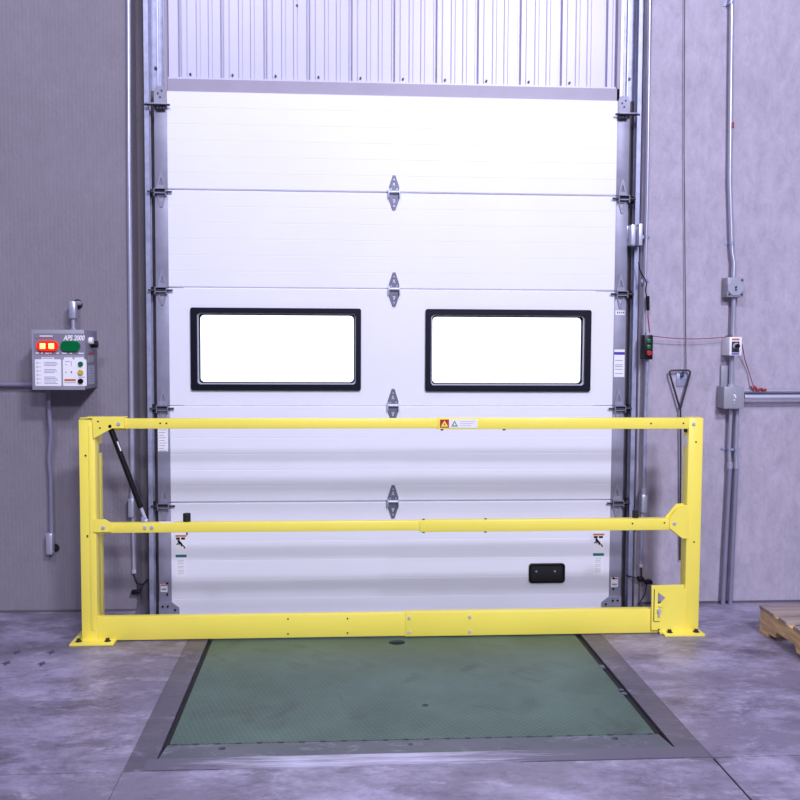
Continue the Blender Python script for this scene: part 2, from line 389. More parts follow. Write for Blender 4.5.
# ---------------------------------------------------------------- tracks
def track(sgn, lab):
    xo = (1.381 if sgn > 0 else 1.366)*sgn        # outer web
    o = thing('door_track', (xo, .12, 0), lab, 'door track')
    w = .026; a = lambda d: xo-sgn*d
    def bx(d0, d1, y0, y1, z0, z1, name, m, bev=0):
        x0, x1 = sorted((a(d0), a(d1))); return MB().box(x0, x1, y0, y1, z0, z1, bev).build(name, m, o)
    # C section: web, front lip and back lip
    pts = [(0, .055), (w, .055), (w, .060), (.004, .060), (.004, .105), (w, .105), (w, .110), (0, .110)]
    MB().prism([(a(d), y) for d, y in pts], -.078, 3.9, 'z').build('track_channel', M_GALV, o, bevel=.0015)
    # mounting angle behind, on the jamb; dark colour below stands in for gap shade
    pts = [(.004, .112), (.010, .112), (.010, .140), (.095, .140), (.095, .149), (.004, .149)]
    MB().prism([(a(d), y) for d, y in pts], -.078, 2.86, 'z').build('mounting_angle', M_DARKSTEEL, o, label='mounting angle coloured dark for the shade in the track gap')
    MB().prism([(a(d), y) for d, y in pts], 2.862, 3.9, 'z').build('upper_angle', M_GALV, o)
    # upright return beside the header
    x0, x1 = sorted((a(.100), a(.118)))
    MB().box(x0, x1, .090, .148, 2.87, 3.9).build('header_angle', M_ZINC, o, bevel=.002)
    x0, x1 = sorted((a(.062), a(.068)))
    MB().box(x0, x1, .118, .140, 2.87, 3.9).build('stiffener_rib', M_ZINC, o)
    for z in (.35, 1.15, 2.05, 2.985):
        MB().cyl((a(.05), .128, z), (a(.05), .142, z), .008, seg=6).build('bolt', M_WIRE, o)
    return o
track(-1, 'galvanised steel door track at the left edge of the dock door')
tr = track(1, 'galvanised steel door track at the right edge of the dock door')

# track splice bracket on the right with bent plates
bk = thing('sensor_bracket', (X(637, .03, 235), .05, Z(235, .03, 637)), 'bright zinc bent bracket clamped to right door track', 'bracket')
MB().box(X(627, .045, 235), X(643, .045, 235), .045, .054, Z(246, .045, 635), Z(226, .045, 635), .001).build('back_plate', M_ZINC, bk)
MB().box(X(631, -.01, 235), X(635, -.01, 235), -.02, .045, Z(245, 0, 635), Z(225, 0, 635), .001).build('flange', M_ZINC, bk)
MB().box(X(638.5, -.01, 235), X(642, -.01, 235), -.02, .045, Z(245.5, 0, 635), Z(224, 0, 635), .001).build('flange', M_ZINC, bk)
MB().cyl((X(629, .04, 240), .040, Z(240, .04, 629)), (X(629, .04, 240), .05, Z(240, .04, 629)), .008, seg=6).build('bolt', M_WIRE, bk)

# ---------------------------------------------------------------- the sectional door
door = thing('door_1', (0, .10, 0), 'white sectional overhead dock door with two windows', 'door', kind='structure')
zs = [-.060, .5925, 1.1345, 1.7823, 2.3147, 2.844]
FY, BYD = .05, .098
def pane_geo(pw):
    (a, b, c, d), (e, f, g, h) = pw
    return (X(a, .035, 350), X(b, .035, 350), Z(d, .035, (a+b)/2), Z(c, .035, (a+b)/2)), (X(e, .035, 350), X(f, .035, 350), Z(h, .035, (a+b)/2), Z(g, .035, (a+b)/2))
WINS = [pane_geo(((190.5, 361, 308, 390.5), (197, 356, 313, 384.5))), pane_geo(((425.5, 591, 309.5, 391.5), (431, 585, 315, 385.5)))]
panels = []
for i in range(5):
    z0, z1 = zs[i]+.0018, zs[i+1]-.0018
    mb = MB()
    if i != 2:
        # face with shallow horizontal grooves: profile in the y,z plane, extruded along x
        pr = [(BYD, z0), (FY+.006, z0), (FY, z0+.006)]
        n = 6; st = (z1-z0)/n
        for k in range(1, n):
            zz = z0+k*st; pr += [(FY, zz-.0022), (FY+.0007, zz-.0006), (FY+.0007, zz+.0006), (FY, zz+.0022)]
        pr += [(FY, z1-.006), (FY+.006, z1), (BYD, z1)]
        mb.prism(pr, -1.242, 1.242, 'x')
    else:
        holes = [rrect(*w[1], .022) for w in WINS]
        mb.prism([(-1.242, z0), (1.242, z0), (1.242, z1), (-1.242, z1)], FY, BYD, 'y', holes)
    p = mb.build('door_panel', M_WHITE, door, flat=True); panels.append(p)
    for sg in (-1, 1):
        xa, xb = sorted((sg*1.242, sg*1.312))
        MB().box(xa, xb, FY-.002, BYD, z0, z1, .0015).build('end_stile', M_STILE, p)
# bottom rubber seal
MB().box(-1.30, 1.30, .055, .095, -.078, -.059).build('bottom_seal', M_RUBBER, panels[0])
# windows
for w in WINS:
    O, I = w
    f = MB().prism(rrect(*O, .012), .034, .052, 'y', [rrect(*I, .020)]).build('window_frame', M_NAVY, panels[2], bevel=.003)
    g = .006
    MB().prism(rrect(I[0]+.0005, I[1]-.0005, I[2]+.0005, I[3]-.0005, .020), .052, .078, 'y', [rrect(I[0]+g, I[1]-g, I[2]+g, I[3]-g, .018)]).build('window_lining', M_ZINC, panels[2])
    g2 = .012
    MB().prism(rrect(I[0]+.0006, I[1]-.0006, I[2]+.0006, I[3]-.0006, .020), .078, .090, 'y', [rrect(I[0]+g2, I[1]-g2, I[2]+g2, I[3]-g2, .022)]).build('inner_gasket', M_NAVY, panels[2])
    MB().prism(rrect(I[0]+.008, I[1]-.008, I[2]+.008, I[3]-.008, .02), .0905, .094, 'y').build('window_glass', M_GLASS, panels[2])
# centre hinges
for py, zz in ((191, zs[4]), (289, zs[3]), (405, zs[2]), (502, zs[1])):
    cx = X(394 if py < 400 else 393, FY, py)
    h = MB()
    hw = .031; hh = .094
    up_ = [(cx-hw, zz+.008), (cx+hw, zz+.008), (cx+hw, zz+.022), (cx+.008, zz+hh), (cx-.008, zz+hh), (cx-hw, zz+.022)]
    dn_ = [(cx-hw, zz-.006), (cx+hw, zz-.006), (cx+hw, zz-.030), (cx+.008, zz-hh-.002), (cx-.008, zz-hh-.002), (cx-hw, zz-.030)]
    h.prism(up_, FY-.006, FY, 'y', [[(cx-.010, zz+.036), (cx+.010, zz+.036), (cx, zz+.062)]])
    h.prism(dn_, FY-.006, FY, 'y', [[(cx-.010, zz-.036), (cx, zz-.062), (cx+.010, zz-.036)]])
    hg = h.build('hinge', M_HINGE, door, bevel=.001)
    k = MB()
    for sx in (-1, 1): k.box(cx+sx*.030-.0025, cx+sx*.030+.0025, FY-.026, FY, zz-.030, zz+.020, .001)
    k.cyl((cx-.028, FY-.016, zz+.002), (cx+.028, FY-.016, zz+.002), .009); k.build('hinge_barrel', M_ZINC, hg)
    k = MB()
    for dx, dz in ((-.016, .018), (.016, .018), (0, .070), (0, -.074), (0, .045), (0, -.04)): k.cyl((cx+dx, FY-.010, zz+dz), (cx+dx, FY-.004, zz+dz), .0045, seg=6)
    k.each('screw', M_ZINC, hg)
# roller hinges on the stiles
for sg in (-1, 1):
    for j, zz in enumerate((zs[1], zs[2], zs[3], zs[4])):
        cx = sg*1.277; zz = zz-.012
        y0 = FY-.002
        tri = MB(); hw = .026
        tri.prism([(cx-hw, zz+.014), (cx+hw, zz+.014), (cx+.006, zz+.105), (cx-.006, zz+.105)], y0-.007, y0, 'y', [[(cx-.012, zz+.034), (cx+.012, zz+.034), (cx, zz+.075)]])
        tri.prism([(cx-hw, zz-.014), (cx+hw, zz-.014), (cx+.006, zz-.085), (cx-.006, zz-.085)], y0-.007, y0, 'y', [[(cx-.012, zz-.030), (cx, zz-.065), (cx+.012, zz-.030)]])
        rh = tri.build('roller_hinge', M_STILE, door, bevel=.001)
        k = MB(); x0, x1 = sorted((sg*1.249, sg*1.312))
        k.box(x0, x1, y0-.034, y0, zz+.010, zz+.014).box(x0, x1, y0-.034, y0, zz-.014, zz-.010)
        k.box(x0, x0+.003, y0-.034, y0, zz-.026, zz+.014).box(x1-.003, x1, y0-.034, y0, zz-.026, zz+.014)
        k.build('hinge_saddle', M_STILE, rh)
        k = MB(); k.cyl((sg*1.218, y0-.016, zz-.004), (sg*1.35, y0-.016, zz-.004), .0055, seg=12)
        k.build('roller_stem', M_WIRE, rh)
        MB().cyl((sg*1.336, .085, zz-.004), (sg*1.352, .085, zz-.004), .021, seg=20).build('track_roller', M_BLACK, rh)
    # top fixture
    zz = 2.766; cx = sg*1.277; y0 = FY-.002
    k = MB(); pts = [(cx-.034, zz), (cx+.034, zz), (cx+.034, zz+.075), (cx+.020, zz+.10), (cx-.020, zz+.10), (cx-.034, zz+.075)]
    k.prism(pts, y0-.006, y0, 'y'); tf = k.build('top_fixture', M_STILE, door, bevel=.001)
    k = MB(); x0, x1 = sorted((sg*1.24, sg*1.345)); k.box(x0, x1, y0-.045, y0, zz-.006, zz+.002, .001); k.build('roller_shelf', M_STILE, tf)
    MB().cyl((sg*1.222, y0-.028, zz-.006), (sg*1.36, y0-.028, zz-.006), .006, seg=12).build('roller_stem', M_WIRE, tf)
    k = MB()
    for dx, dz in ((-.012, .06), (0, .04), (.008, .075)): k.cyl((cx+dx, y0-.011, zz+dz), (cx+dx, y0-.005, zz+dz), .005, seg=6)
    for dx in (-.02, -.004, .014): k.ball((cx+dx-sg*.006, y0-.016, zz-.022), .012)
    k.each('bolt', M_WIRE, tf)
    # bottom fixture
    k = MB(); xa = sg*1.242
    k.prism([(xa+sg*.07, -.055), (xa-sg*.042, -.055), (xa-sg*.042, .002), (xa-sg*.0, .035), (xa+sg*.07, .035)], FY-.012, FY-.002, 'y')
    bf = k.build('bottom_fixture', M_STILE, door, bevel=.001)
    k = MB()
    for dx, dz in ((.02, .012), (.048, .012), (-.02, -.008)): k.cyl((xa+sg*dx, FY-.02, dz), (xa+sg*dx, FY-.011, dz), .006, seg=6)
    for dz in (.078, .140): k.cyl((xa+sg*.024, FY-.012, dz), (xa+sg*.024, FY-.002, dz), .006, seg=6)
    k.each('bolt', M_HOLE, bf)
# recessed lift handle
hx0, hx1, hz0, hz1 = X(529, .04, 573), X(565, .04, 573), Z(583, .04, 547), Z(563.5, .04, 547)
k = MB().prism(rrect(hx0, hx1, hz0, hz1, .018), .036, .052, 'y', [rrect(hx0+.012, hx1-.012, hz0+.018, hz1-.010, .010)])
lh = k.build('lift_handle', M_BLACK, panels[0], bevel=.003, label='black recessed lift handle')
mb = MB().prism(rrect(hx0+.008, hx1-.008, hz0+.01, hz1-.008, .01), .046, .0525, 'y'); mb.build('handle_cup', M_RUBBER, panels[0])
k = MB()
for p in (536.5, 555): k.cyl((X(p, .04, 571), .041, Z(571.5, .04, 547)), (X(p, .04, 571), .047, Z(571.5, .04, 547)), .006, seg=10)
k.each('handle_bolt', M_STILE, panels[0])
# warning decals: falling person pictogram
for x0p, x1p, zp in ((175.6, 186.6, 535), (593, 604, 533.5)):
    y = FY-.0005
    k = MB(); sx = x0p; Xp = lambda p: X(p, FY, 550); Zp = lambda q: Z(q, FY, (x0p+x1p)/2)
    k.m(M_DECAL).box(Xp(x0p), Xp(x1p), y-.0006, y+.001, Zp(zp+42), Zp(zp-1.5))
    k.m(M_ORANGE).box(Xp(x0p), Xp(x1p), y-.0012, y, Zp(zp+1.8), Zp(zp))
    k.m(M_BLACK)
    for a, b in ((.6, 4.4), (5.6, 9.6)): k.box(Xp(sx+a), Xp(sx+b), y-.0012, y, Zp(zp+4.6), Zp(zp+2.4))
    def limb(*pts, t=.006):
        P3 = [(Xp(sx+u), y-.0012, Zp(zp+v)) for u, v in pts]
        for p0, p1 in zip(P3, P3[1:]):
            d = Vector((p1[0]-p0[0], 0, p1[2]-p0[2])).normalized(); nn = Vector((-d.z, 0, d.x))*t/2
            c = [Vector(p0)+nn, Vector(p1)+nn, Vector(p1)-nn, Vector(p0)-nn]
            k.prism([(v.x, v.z) for v in c], y-.0013, y, 'y')
    limb((2.6, 5.0), (4.0, 7.0), (6.3, 9.6), t=.012); limb((3.6, 6.4), (2.4, 8.4), (1.0, 9.6), t=.006)
    limb((4.2, 7.6), (3.2, 10.0), t=.006); limb((6.0, 9.2), (5.8, 11.4), t=.007); limb((6.3, 9.6), (8.2, 11.2), (9.4, 13.4), t=.007)
    k.m(M_TEAL).box(Xp(x0p), Xp(x1p), y-.0012, y, Zp(zp+22.3), Zp(zp+19.6))
    k.m(M_INK)
    for q in (25, 26.6, 28.2, 31, 32.6, 35, 36.6, 38.2): k.box(Xp(x0p+2.2), Xp(x1p-2.4-(q % 3)*.4), y-.0010, y, Zp(zp+q+.35), Zp(zp+q))
    k.build('warning_decal', None, panels[0])
# faint embossed mark on top section
k = MB(); ex = X(393, FY, 143)
for dz in (-.04, 0, .04): k.box(ex-.012, ex+.012, FY-.0008, FY+.001, 2.585+dz-.012, 2.585+dz+.012)
k.build('embossed_mark', M_WHITE, panels[4])
# stickers on stiles
def sticker(pnl, px0, px1, py0, py1, extra=None, name='stile_sticker'):
    y = FY-.003; pc = (px0+px1)/2; pyc = (py0+py1)/2
    x0, x1 = X(px0, y, pyc), X(px1, y, pyc); z0, z1 = Z(py1, y, pc), Z(py0, y, pc)
    k = MB(); k.m(M_DECAL).box(x0, x1, y-.0006, y+.001, z0, z1)
    if extra == 'text':
        k.m(M_INK); n = 9
        for i in range(n):
            zz = z1-(i+.7)*(z1-z0)/n; k.box(x0+.006, x1-.008-(i*37 % 5)*.003, y-.001, y, zz-.0022, zz+.0010)
    if extra == 'blue':
        k.m(M_BLUE).box(x0, x1, y-.001, y, z1-.030, z1-.014)
        k.m(M_INK)
        for q in (.06, .085, .095, .11, .135): k.box(x0+.006, x1-.01, y-.001, y, z1-q-.004, z1-q)
    if extra == 'red':
        k.m(M_RED).box(x0+.004, x1-.004, y-.001, y, z1-.010, z1-.003)
        k.m(M_INK).box(x0+.006, x1-.006, y-.001, y, z0+.01, z0+.02)
    if extra == 'word':
        k.m(M_INKDARK)
        for q in (.012, .024, .036, .046): k.box(x0+q-.003, x0+q+.003, y-.001, y, z0+.008, z1-.006)
    k.build(name, None, pnl)
sticker(panels[1], 158, 168, 428, 451.5, 'text')
sticker(panels[2], 614, 624.5, 349.5, 377, 'blue')
sticker(panels[2], 615.5, 624.5, 310.5, 315, 'word')
sticker(panels[0], 160.5, 167.5, 584, 592, 'red')
sticker(panels[0], 611, 618, 577.5, 587, 'red')

# ---------------------------------------------------------------- dock leveler
lv = thing('dock_leveler', (-.02, -1.0, 0), 'green diamond-plate dock leveler set flush in the floor before the door', 'dock leveler')
PX0, PX1, PY0, PY1 = -.942, .893, -1.795, -.14
bmh = MB()
hole = lambda x, y, r: [(x+r*cos(2*pi*t/16), y+r*sin(2*pi*t/16)) for t in range(16)]
bmh.prism([(PX0, PY0), (PX1, PY0), (PX1, PY1), (PX0, PY1)], -.014, -.002, 'z', [hole(-.024, -.625, .042), hole(.04, -1.46, .014)])
bmh.build('deck_plate', M_TREAD, lv)
MB().cyl((-.024, -.625, -.03), (-.024, -.625, -.012), .05).cyl((.04, -1.46, -.03), (.04, -1.46, -.012), .02).each('lifting_socket', M_HOLE, lv)
bmh = MB()
bmh.prism([(GX0+.004, -1.922), (GX1-.004, -1.922), (PX1+.012, -1.80), (PX0-.006, -1.80)], -.02, -.002, 'z', [hole(-.744, -1.84, .014), hole(.725, -1.83, .014), hole(-.05, -1.84, .009)])
bmh.build('rear_hinge_plate', M_LIP, lv, label='worn grey-green hinge plate at the near edge')
bmh = MB()
for xx, yy in ((-.744, -1.84), (.725, -1.83), (-.05, -1.84)): bmh.cyl((xx, yy, -.05), (xx, yy, -.021), .018)
bmh.each('bolt_hole', M_HOLE, lv)
n = 24
bmh = MB()
for i in range(n):
    xx = PX0+.02+i*(PX1-PX0-.04)/(n-1); bmh.box(xx-.010, xx+.010, -1.802, -1.794, -.012, 0)
bmh.each('hinge_knuckle', M_WIRE, lv)
# weather seals in the side gaps, torn at the near end
def seal(x0, x1, name):
    b = MB(); pts = []
    b.box(x0, x1, -1.76, -.14, -.07, -.012)
    for t in range(5): b.box(x0+(x1-x0)*random.uniform(0, .4), x1-(x1-x0)*random.uniform(0, .4), -1.83+t*.02, -1.80+t*.02, -.06, -.008-random.random()*.006)
    b.build(name, M_RUBBER, lv)
seal(GX0+.003, PX0-.003, 'side_seal'); seal(PX1+.006, GX1-.004, 'side_seal')
b = MB()
for yy in (-1.02, -1.33, -1.35): b.box(PX1-.004, PX1+.018, yy-.03, yy+.006, -.006, .0)
b.each('seal_clip', M_WORN, lv)

# ---------------------------------------------------------------- yellow lift barrier
YB = -.55
br = thing('barrier_gate', (0, -.5, 0), 'yellow steel lift-up guard barrier across the dock door', 'safety barrier')
L0, L1 = -1.581, -1.504
R0, R1 = 1.466, 1.541
TOP = 1.112
ZB = lambda py, px: Z(py, YB, px)
# left post: front channel, wider lower body with notch, and top hood
k = MB().box(L0, L1, YB, YB+.085, .008, TOP-.006, .003)
lp = k.build('post', M_YELLOW, br)
MB().box(L0+.004, L1-.0005, YB+.084, YB+.150, .008, ZB(456, 98), .003).build('post_rear_flange', M_YELLOW, lp)
MB().box(L1-.02, L1-.001, YB+.084, YB+.148, ZB(446, 98), ZB(434, 98)).build('post_rear_flange', M_YELLOW, lp)
MB().box(L0+.046, L1-.012, YB-.006, YB, .06, TOP-.03, .003).build('post_rib', M_YELLOW, lp)
def holes_on(parent, pts, y=YB, r=.0045, m=M_HOLE, name='bolt_hole'):
    b = MB()
    for px, py in pts:
        c = at(px, py, y); c.z = max(c.z, .026); b.cyl((c.x, y-.0012, c.z), (c.x, y+.002, c.z), r, seg=12)
    b.each(name, m, parent)
def bolts_on(parent, pts, y=YB, r=.0068):
    for px, py in pts:
        c = at(px, py, y-.008); c.z = max(c.z, .026); MB().cyl((c.x, y-.008, c.z), (c.x, y-.001, c.z), r, seg=6).cyl((c.x, y-.003, c.z), (c.x, y+.001, c.z), r*1.35, seg=16).build('bolt', M_ZINC, parent)
holes_on(lp, [(85.5, 455.5), (87.5, 536)], YB-.0062)
# hood + gusset on left
XB = lambda px, py=430: X(px, YB-.012, py)
ZB2 = lambda py, px: Z(py, YB-.012, px)
pts = [(XB(79.5), TOP+.004), (XB(124.5), TOP+.004), (XB(124.5), ZB2(428.5, 120)), (XB(112), ZB2(428.5, 112)), (XB(93), ZB2(439, 95)), (XB(92), ZB2(418.5, 92)), (XB(79.5), ZB2(418.5, 85))]
hood = MB().prism(pts, YB-.012, YB-.004, 'y').build('pivot_bracket', M_YELLOW, br, bevel=.002)
MB().box(XB(85), XB(124.5), YB-.010, YB+.06, TOP, TOP+.005).build('bracket_top', M_YELLOW, hood)
MB().box(XB(93), XB(122), YB+.088, YB+.095, ZB(432, 100), TOP).build('bracket_cheek', M_YELLOW, hood)
holes_on(hood, [(98, 421.5), (100, 428)], YB-.012); bolts_on(hood, [(118.2, 424)], YB-.012)
MB().cyl((XB(110), YB-.014, ZB2(426.3, 110)), (XB(110), YB+.04, ZB2(426.3, 110)), .008).build('pivot_pin', M_BLACK, hood)
# right post
rp = MB().box(R0, R1, YB, YB+.075, .008, TOP, .003).build('post', M_YELLOW, br)
holes_on(rp, [(696, 442), (694, 542)]); bolts_on(rp, [(694.3, 424.2)])
MB().box(R0-.0012, R0+.0005, YB+.02, YB+.07, ZB(447.5, 686), ZB(437, 686)).build('post_sticker', M_DECAL, rp, label='small white sticker')
MB().box(R0-.002, R0+.0005, YB+.02, YB+.066, ZB(433, 686), ZB(429, 686)).build('latch_slot', M_HOLE, rp)
# base plates with anchor bolts
for x0, x1, bl in ((-1.625, -1.413, [(-1.59, -.575), (-1.45, -.575), (-1.59, -.43), (-1.45, -.43)]), (1.343, 1.552, [(1.38, -.575), (1.52, -.575), (1.52, -.43), (1.38, -.43)])):
    bp_ = MB().box(x0, x1, -.615, -.395, 0, .011, .002).build('base_plate', M_YELLOW, br)
    for xx, yy in bl: MB().cyl((xx, yy, .011), (xx, yy, .026), .010, seg=6).cyl((xx, yy, .011), (xx, yy, .014), .016).build('anchor_bolt', M_WIRE, bp_)
# top rail, two telescoping lengths
TR1, TR0 = 1.109, 1.060
r1 = MB().box(X(124, YB, 424), .25, YB, YB+.045, TR0, TR1, .003).build('top_rail', M_YELLOW, br)
xj = X(437, YB, 424)
r2 = MB().box(xj, R0-.001, YB-.004, YB+.049, TR0-.004, TR1+.002, .003).build('top_rail_sleeve', M_YELLOW, br)
holes_on(r1, [(160.2, 423.3), (166.4, 423.3)], YB); holes_on(r2, [(651, 423.5), (683.5, 423.3)], YB-.004)
for px in (442, 504):
    c = X(px, YB+.02, 430); MB().cyl((c, YB+.02, TR0-.012), (c, YB+.02, TR0-.003), .008, seg=6).build('bolt', M_WIRE, r2)
# label on the rail
y = YB-.0046; zc0, zc1 = TR0+.004, TR1-.004
k = MB(); a, b_, c_ = X(440, y, 424), X(449, y, 424), X(477.5, y, 424)
k.m(M_RED).box(a, b_, y-.0004, y+.0005, zc0, zc1)
k.m(M_DECAL).box(b_, c_, y-.0004, y+.0005, zc0, zc1)
def tri(mb, cx, cz, w, h, yy): mb.prism([(cx-w/2, cz-h/2), (cx+w/2, cz-h/2), (cx, cz+h/2)], yy-.0006, yy, 'y')
k.m(M_YELLOW); tri(k, (a+b_)/2, (zc0+zc1)/2, .036, .030, y-.0004); k.m(M_RED); tri(k, (a+b_)/2, (zc0+zc1)/2-.002, .010, .014, y-.0008)
k.m(M_GREENDECAL); tri(k, b_+.028, (zc0+zc1)/2, .034, .030, y-.0004); k.m(M_DECAL); tri(k, b_+.028, (zc0+zc1)/2-.002, .014, .014, y-.0008)
k.m(M_INK)
for i in range(3): k.box(b_+.056, c_-.012-.01*i, y-.0006, y, zc1-.012-i*.010, zc1-.010-i*.010)
k.build('rail_label', None, r2, label='red and white warning label')
# mid rail
m1 = MB().box(L1+.02, .2, YB, YB+.04, .544, .593, .003).build('mid_rail', M_YELLOW, br)
xj = X(419.5, YB, 526)
m2 = MB().box(xj, X(674, YB, 523), YB-.006, YB+.046, .537, .595, .003).build('mid_rail_sleeve', M_YELLOW, br)
bolts_on(m1, [(144.5, 527.8), (151.5, 527.8)]); holes_on(m2, [(632.5, 523.5), (664.5, 522.8)], YB-.006)
for px in (423.5, 485.5):
    c = X(px, YB+.02, 530); MB().cyl((c, YB+.02, .528), (c, YB+.02, .5365), .007, seg=6).cyl((c, YB+.02, .5955), (c, YB+.02, .600), .006, seg=6).each('bolt', M_WIRE, m2)
xb = lambda px, py=525: X(px, YB-.010, py); zb = lambda py, px: Z(py, YB-.010, px)
lb = MB().prism([(xb(93), zb(519.5, 95)), (xb(105), zb(519.5, 105)), (xb(111), zb(523, 110)), (xb(111), zb(532, 110)), (xb(95), zb(532.5, 95)), (xb(93), zb(532, 95))], YB-.010, YB-.003, 'y').build('rail_bracket', M_YELLOW, br, bevel=.0015)
bolts_on(lb, [(102.8, 528)], YB-.010)
MB().box(L1-.001, L1+.03, YB, YB+.05, .544, .593).build('bracket_stub', M_YELLOW, lb)
# stickers peeping above mid rail
MB().box(X(159, YB+.01, 521), X(174, YB+.01, 521), YB+.006, YB+.030, .5928, .5946).build('rail_sticker', M_DECAL, m1)
gp = [(xb(669), zb(518.5, 669)), (xb(679.5), zb(505.5, 679)), (xb(688), zb(505, 688)), (xb(688), zb(538.5, 688)), (xb(682.5), zb(538.5, 682)), (xb(673), zb(531, 673)), (xb(669.5), zb(528.5, 670))]
gs = MB().prism(gp, YB-.012, YB-.006, 'y').build('latch_gusset', M_YELLOW, br, bevel=.0015)
MB().prism([(p[0], p[1]) for p in gp], YB+.040, YB+.046, 'y').build('gusset_back', M_YELLOW, gs)
bolts_on(gs, [(675, 523.7)], YB-.012)
# rubber bumpers standing on the mid rail
for px, w in ((187, 7.6), (635, 6.4)):
    c = X(px, YB+.04, 518); r = .019 if px < 300 else .016
    bb = MB().cyl((c, YB+.035, .593), (c, YB+.035, .634), r, seg=24).build('rubber_bumper', M_RUBBER, br, bevel=.003)
    MB().cyl((c, YB+.035, .524), (c, YB+.035, .5435), .004, seg=8).build('stud', M_WIRE, bb)
# toe board
t1 = MB().box(L1-.001, .12, YB, YB+.04, .006, .124, .003).build('toe_board', M_YELLOW, br)
t2 = MB().box(X(405, YB, 620), X(664, YB, 620), YB-.005, YB+.045, .004, .127, .003).build('toe_board_sleeve', M_YELLOW, br)
holes_on(t1, [(288, 619), (288, 638), (347.5, 618.5), (347.5, 637)], YB)
bolts_on(t2, [(409.2, 618.5), (409.2, 637), (470, 617.5), (470, 635.8)], YB-.005, .006)
for px, py in ((662, 627),):
    pass
# lock plate with arrow cutout at the right post
lx = lambda px, py=605: X(px, YB-.020, py); lz = lambda py, px=668: Z(py, YB-.020, px)
outl = [(lx(651.5), lz(585.5)), (lx(684), lz(585)), (lx(684.5), lz(634)), (lx(661), lz(634)), (lx(659), lz(630)), (lx(652), lz(630))]
ctri = [(lx(657.8), lz(592.3)), (lx(665.6), lz(598)), (lx(660.5), lz(604)), (lx(657.8), lz(604))]
lk = MB().prism(outl, YB-.020, YB-.010, 'y', [ctri]).build('lock_plate', M_YELLOW, br, bevel=.001)
MB().box(lx(680), R0+.002, YB-.012, YB+.03, .012, lz(590)).build('lock_plate_return', M_YELLOW, lk)
MB().box(lx(653.6), lx(654.4), YB-.0208, YB-.019, lz(621), lz(589)).box(lx(654), lx(660), YB-.0208, YB-.019, lz(621.6), lz(621)).build('plate_seam', M_HOLE, lk)
c = at(659.5, 611, YB-.03)
k = MB().cyl((c.x, YB-.034, c.z), (c.x, YB-.019, c.z), .011, seg=6); k.cyl((c.x, YB-.024, c.z-.03), (c.x, YB-.024, c.z), .006); k.build('lock_bolt', M_ZINC, lk)
k = MB().prism([(lx(660.5), lz(604.2)), (lx(666), lz(598.2)), (lx(668), lz(600)), (lx(662), lz(607)), (lx(658), lz(606))], YB-.028, YB-.018, 'y'); k.build('hook', M_YELLOW, lk)
holes_on(lk, [(658.8, 631)], YB-.020); 
# gas strut
g0 = at(110, 427, YB+.02); g1 = at(146, 520.5, YB+.02); mid = g0.lerp(g1, .86)
gs_ = MB().cyl(g0, mid, .0145, seg=20).build('gas_strut', M_BLACK, br, label='black gas strut')
MB().cyl(mid, g1, .008, seg=12).ball(g1, .011).build('strut_rod', M_ZINC, gs_)
MB().ball(g0, .014).build('strut_end', M_BLACK, gs_)
e0 = g0.lerp(g1, .16); e1 = g0.lerp(g1, .26); off = Vector((.010, -.0125, .004))
MB().cyl(e0+off, e1+off, .0035, seg=8).build('strut_label', M_DECAL, gs_)
c = at(144.5, 519, YB+.02); MB().box(c.x-.014, c.x+.010, YB+.012, YB+.028, .592, c.z+.012, .001).build('strut_bracket', M_GALV, gs_)

# ---------------------------------------------------------------- left wall fittings
BXa, BXb, BZa, BZb, BD = -1.880, -1.620, 1.238, 1.543, -.28
cb = thing('control_box', ((BXa+BXb)/2, 0, BZa), 'grey dock control box with lit red lamps on left wall', 'control box')
MB().box(BXa, BXb, BD+.012, 0, BZa, BZb, .004).build('enclosure', M_PANELGREY, cb)
lid = MB().box(BXa-.002, BXb+.002, BD, BD+.014, BZa-.002, BZb+.002, .003).build('lid', M_BOXGREY, cb)
bx = lambda px, py=360: X(px, BD-.002, py); bz = lambda py, px=60: Z(py, BD-.002, px)
k = MB().m(M_DECAL).prism(rrect(bx(34.8), bx(61), bz(386), bz(359.3), .006), BD-.0015, BD, 'y'); k.m(M_INK)
for q in (362.5, 364, 365.5, 369.5, 371, 372.5, 377, 378.5, 380, 382, 383.5): k.box(bx(44), bx(58-(q*7 % 4)), BD-.0022, BD, bz(q+.35), bz(q-.25))
for q in (363, 367, 371, 375, 379, 383): k.box(bx(36.5), bx(37.2), BD-.0022, BD, bz(q+1.2), bz(q-1.2)); k.box(bx(37), bx(40+q % 2), BD-.0022, BD, bz(q+.2), bz(q-.2))
k.m(M_DECAL).box(bx(41.5), bx(54), BD-.0015, BD, bz(359.3), bz(357.3)); k.m(M_INK).box(bx(42.5), bx(53), BD-.0022, BD, bz(358.6), bz(357.9))
k.build('instruction_sticker', None, lid)
k = MB().m(M_DECAL).prism(rrect(bx(62.7), bx(86.5-.1), bz(386), bz(359.3), .006), BD-.0015, BD, 'y'); k.m(M_INK)
k.box(bx(65), bx(70), BD-.0022, BD, bz(361.8), bz(361.2)); k.box(bx(65), bx(67), BD-.0022, BD, bz(364.8), bz(364.2)); k.box(bx(71), bx(71.6), BD-.0022, BD, bz(366), bz(361))
k.box(bx(65), bx(66.4), BD-.0022, BD, bz(372.8), bz(371.8)); k.m(M_INKDARK).box(bx(70.6), bx(71.8), BD-.0022, BD, bz(373), bz(371.2))
k.m(M_ORANGE).box(bx(64), bx(75.5), BD-.0022, BD, bz(381.2), bz(379)); k.m(M_INK).box(bx(64), bx(75.5), BD-.0022, BD, bz(383), bz(382.4)); k.box(bx(78), bx(85), BD-.0022, BD, bz(377.4), bz(376.8))
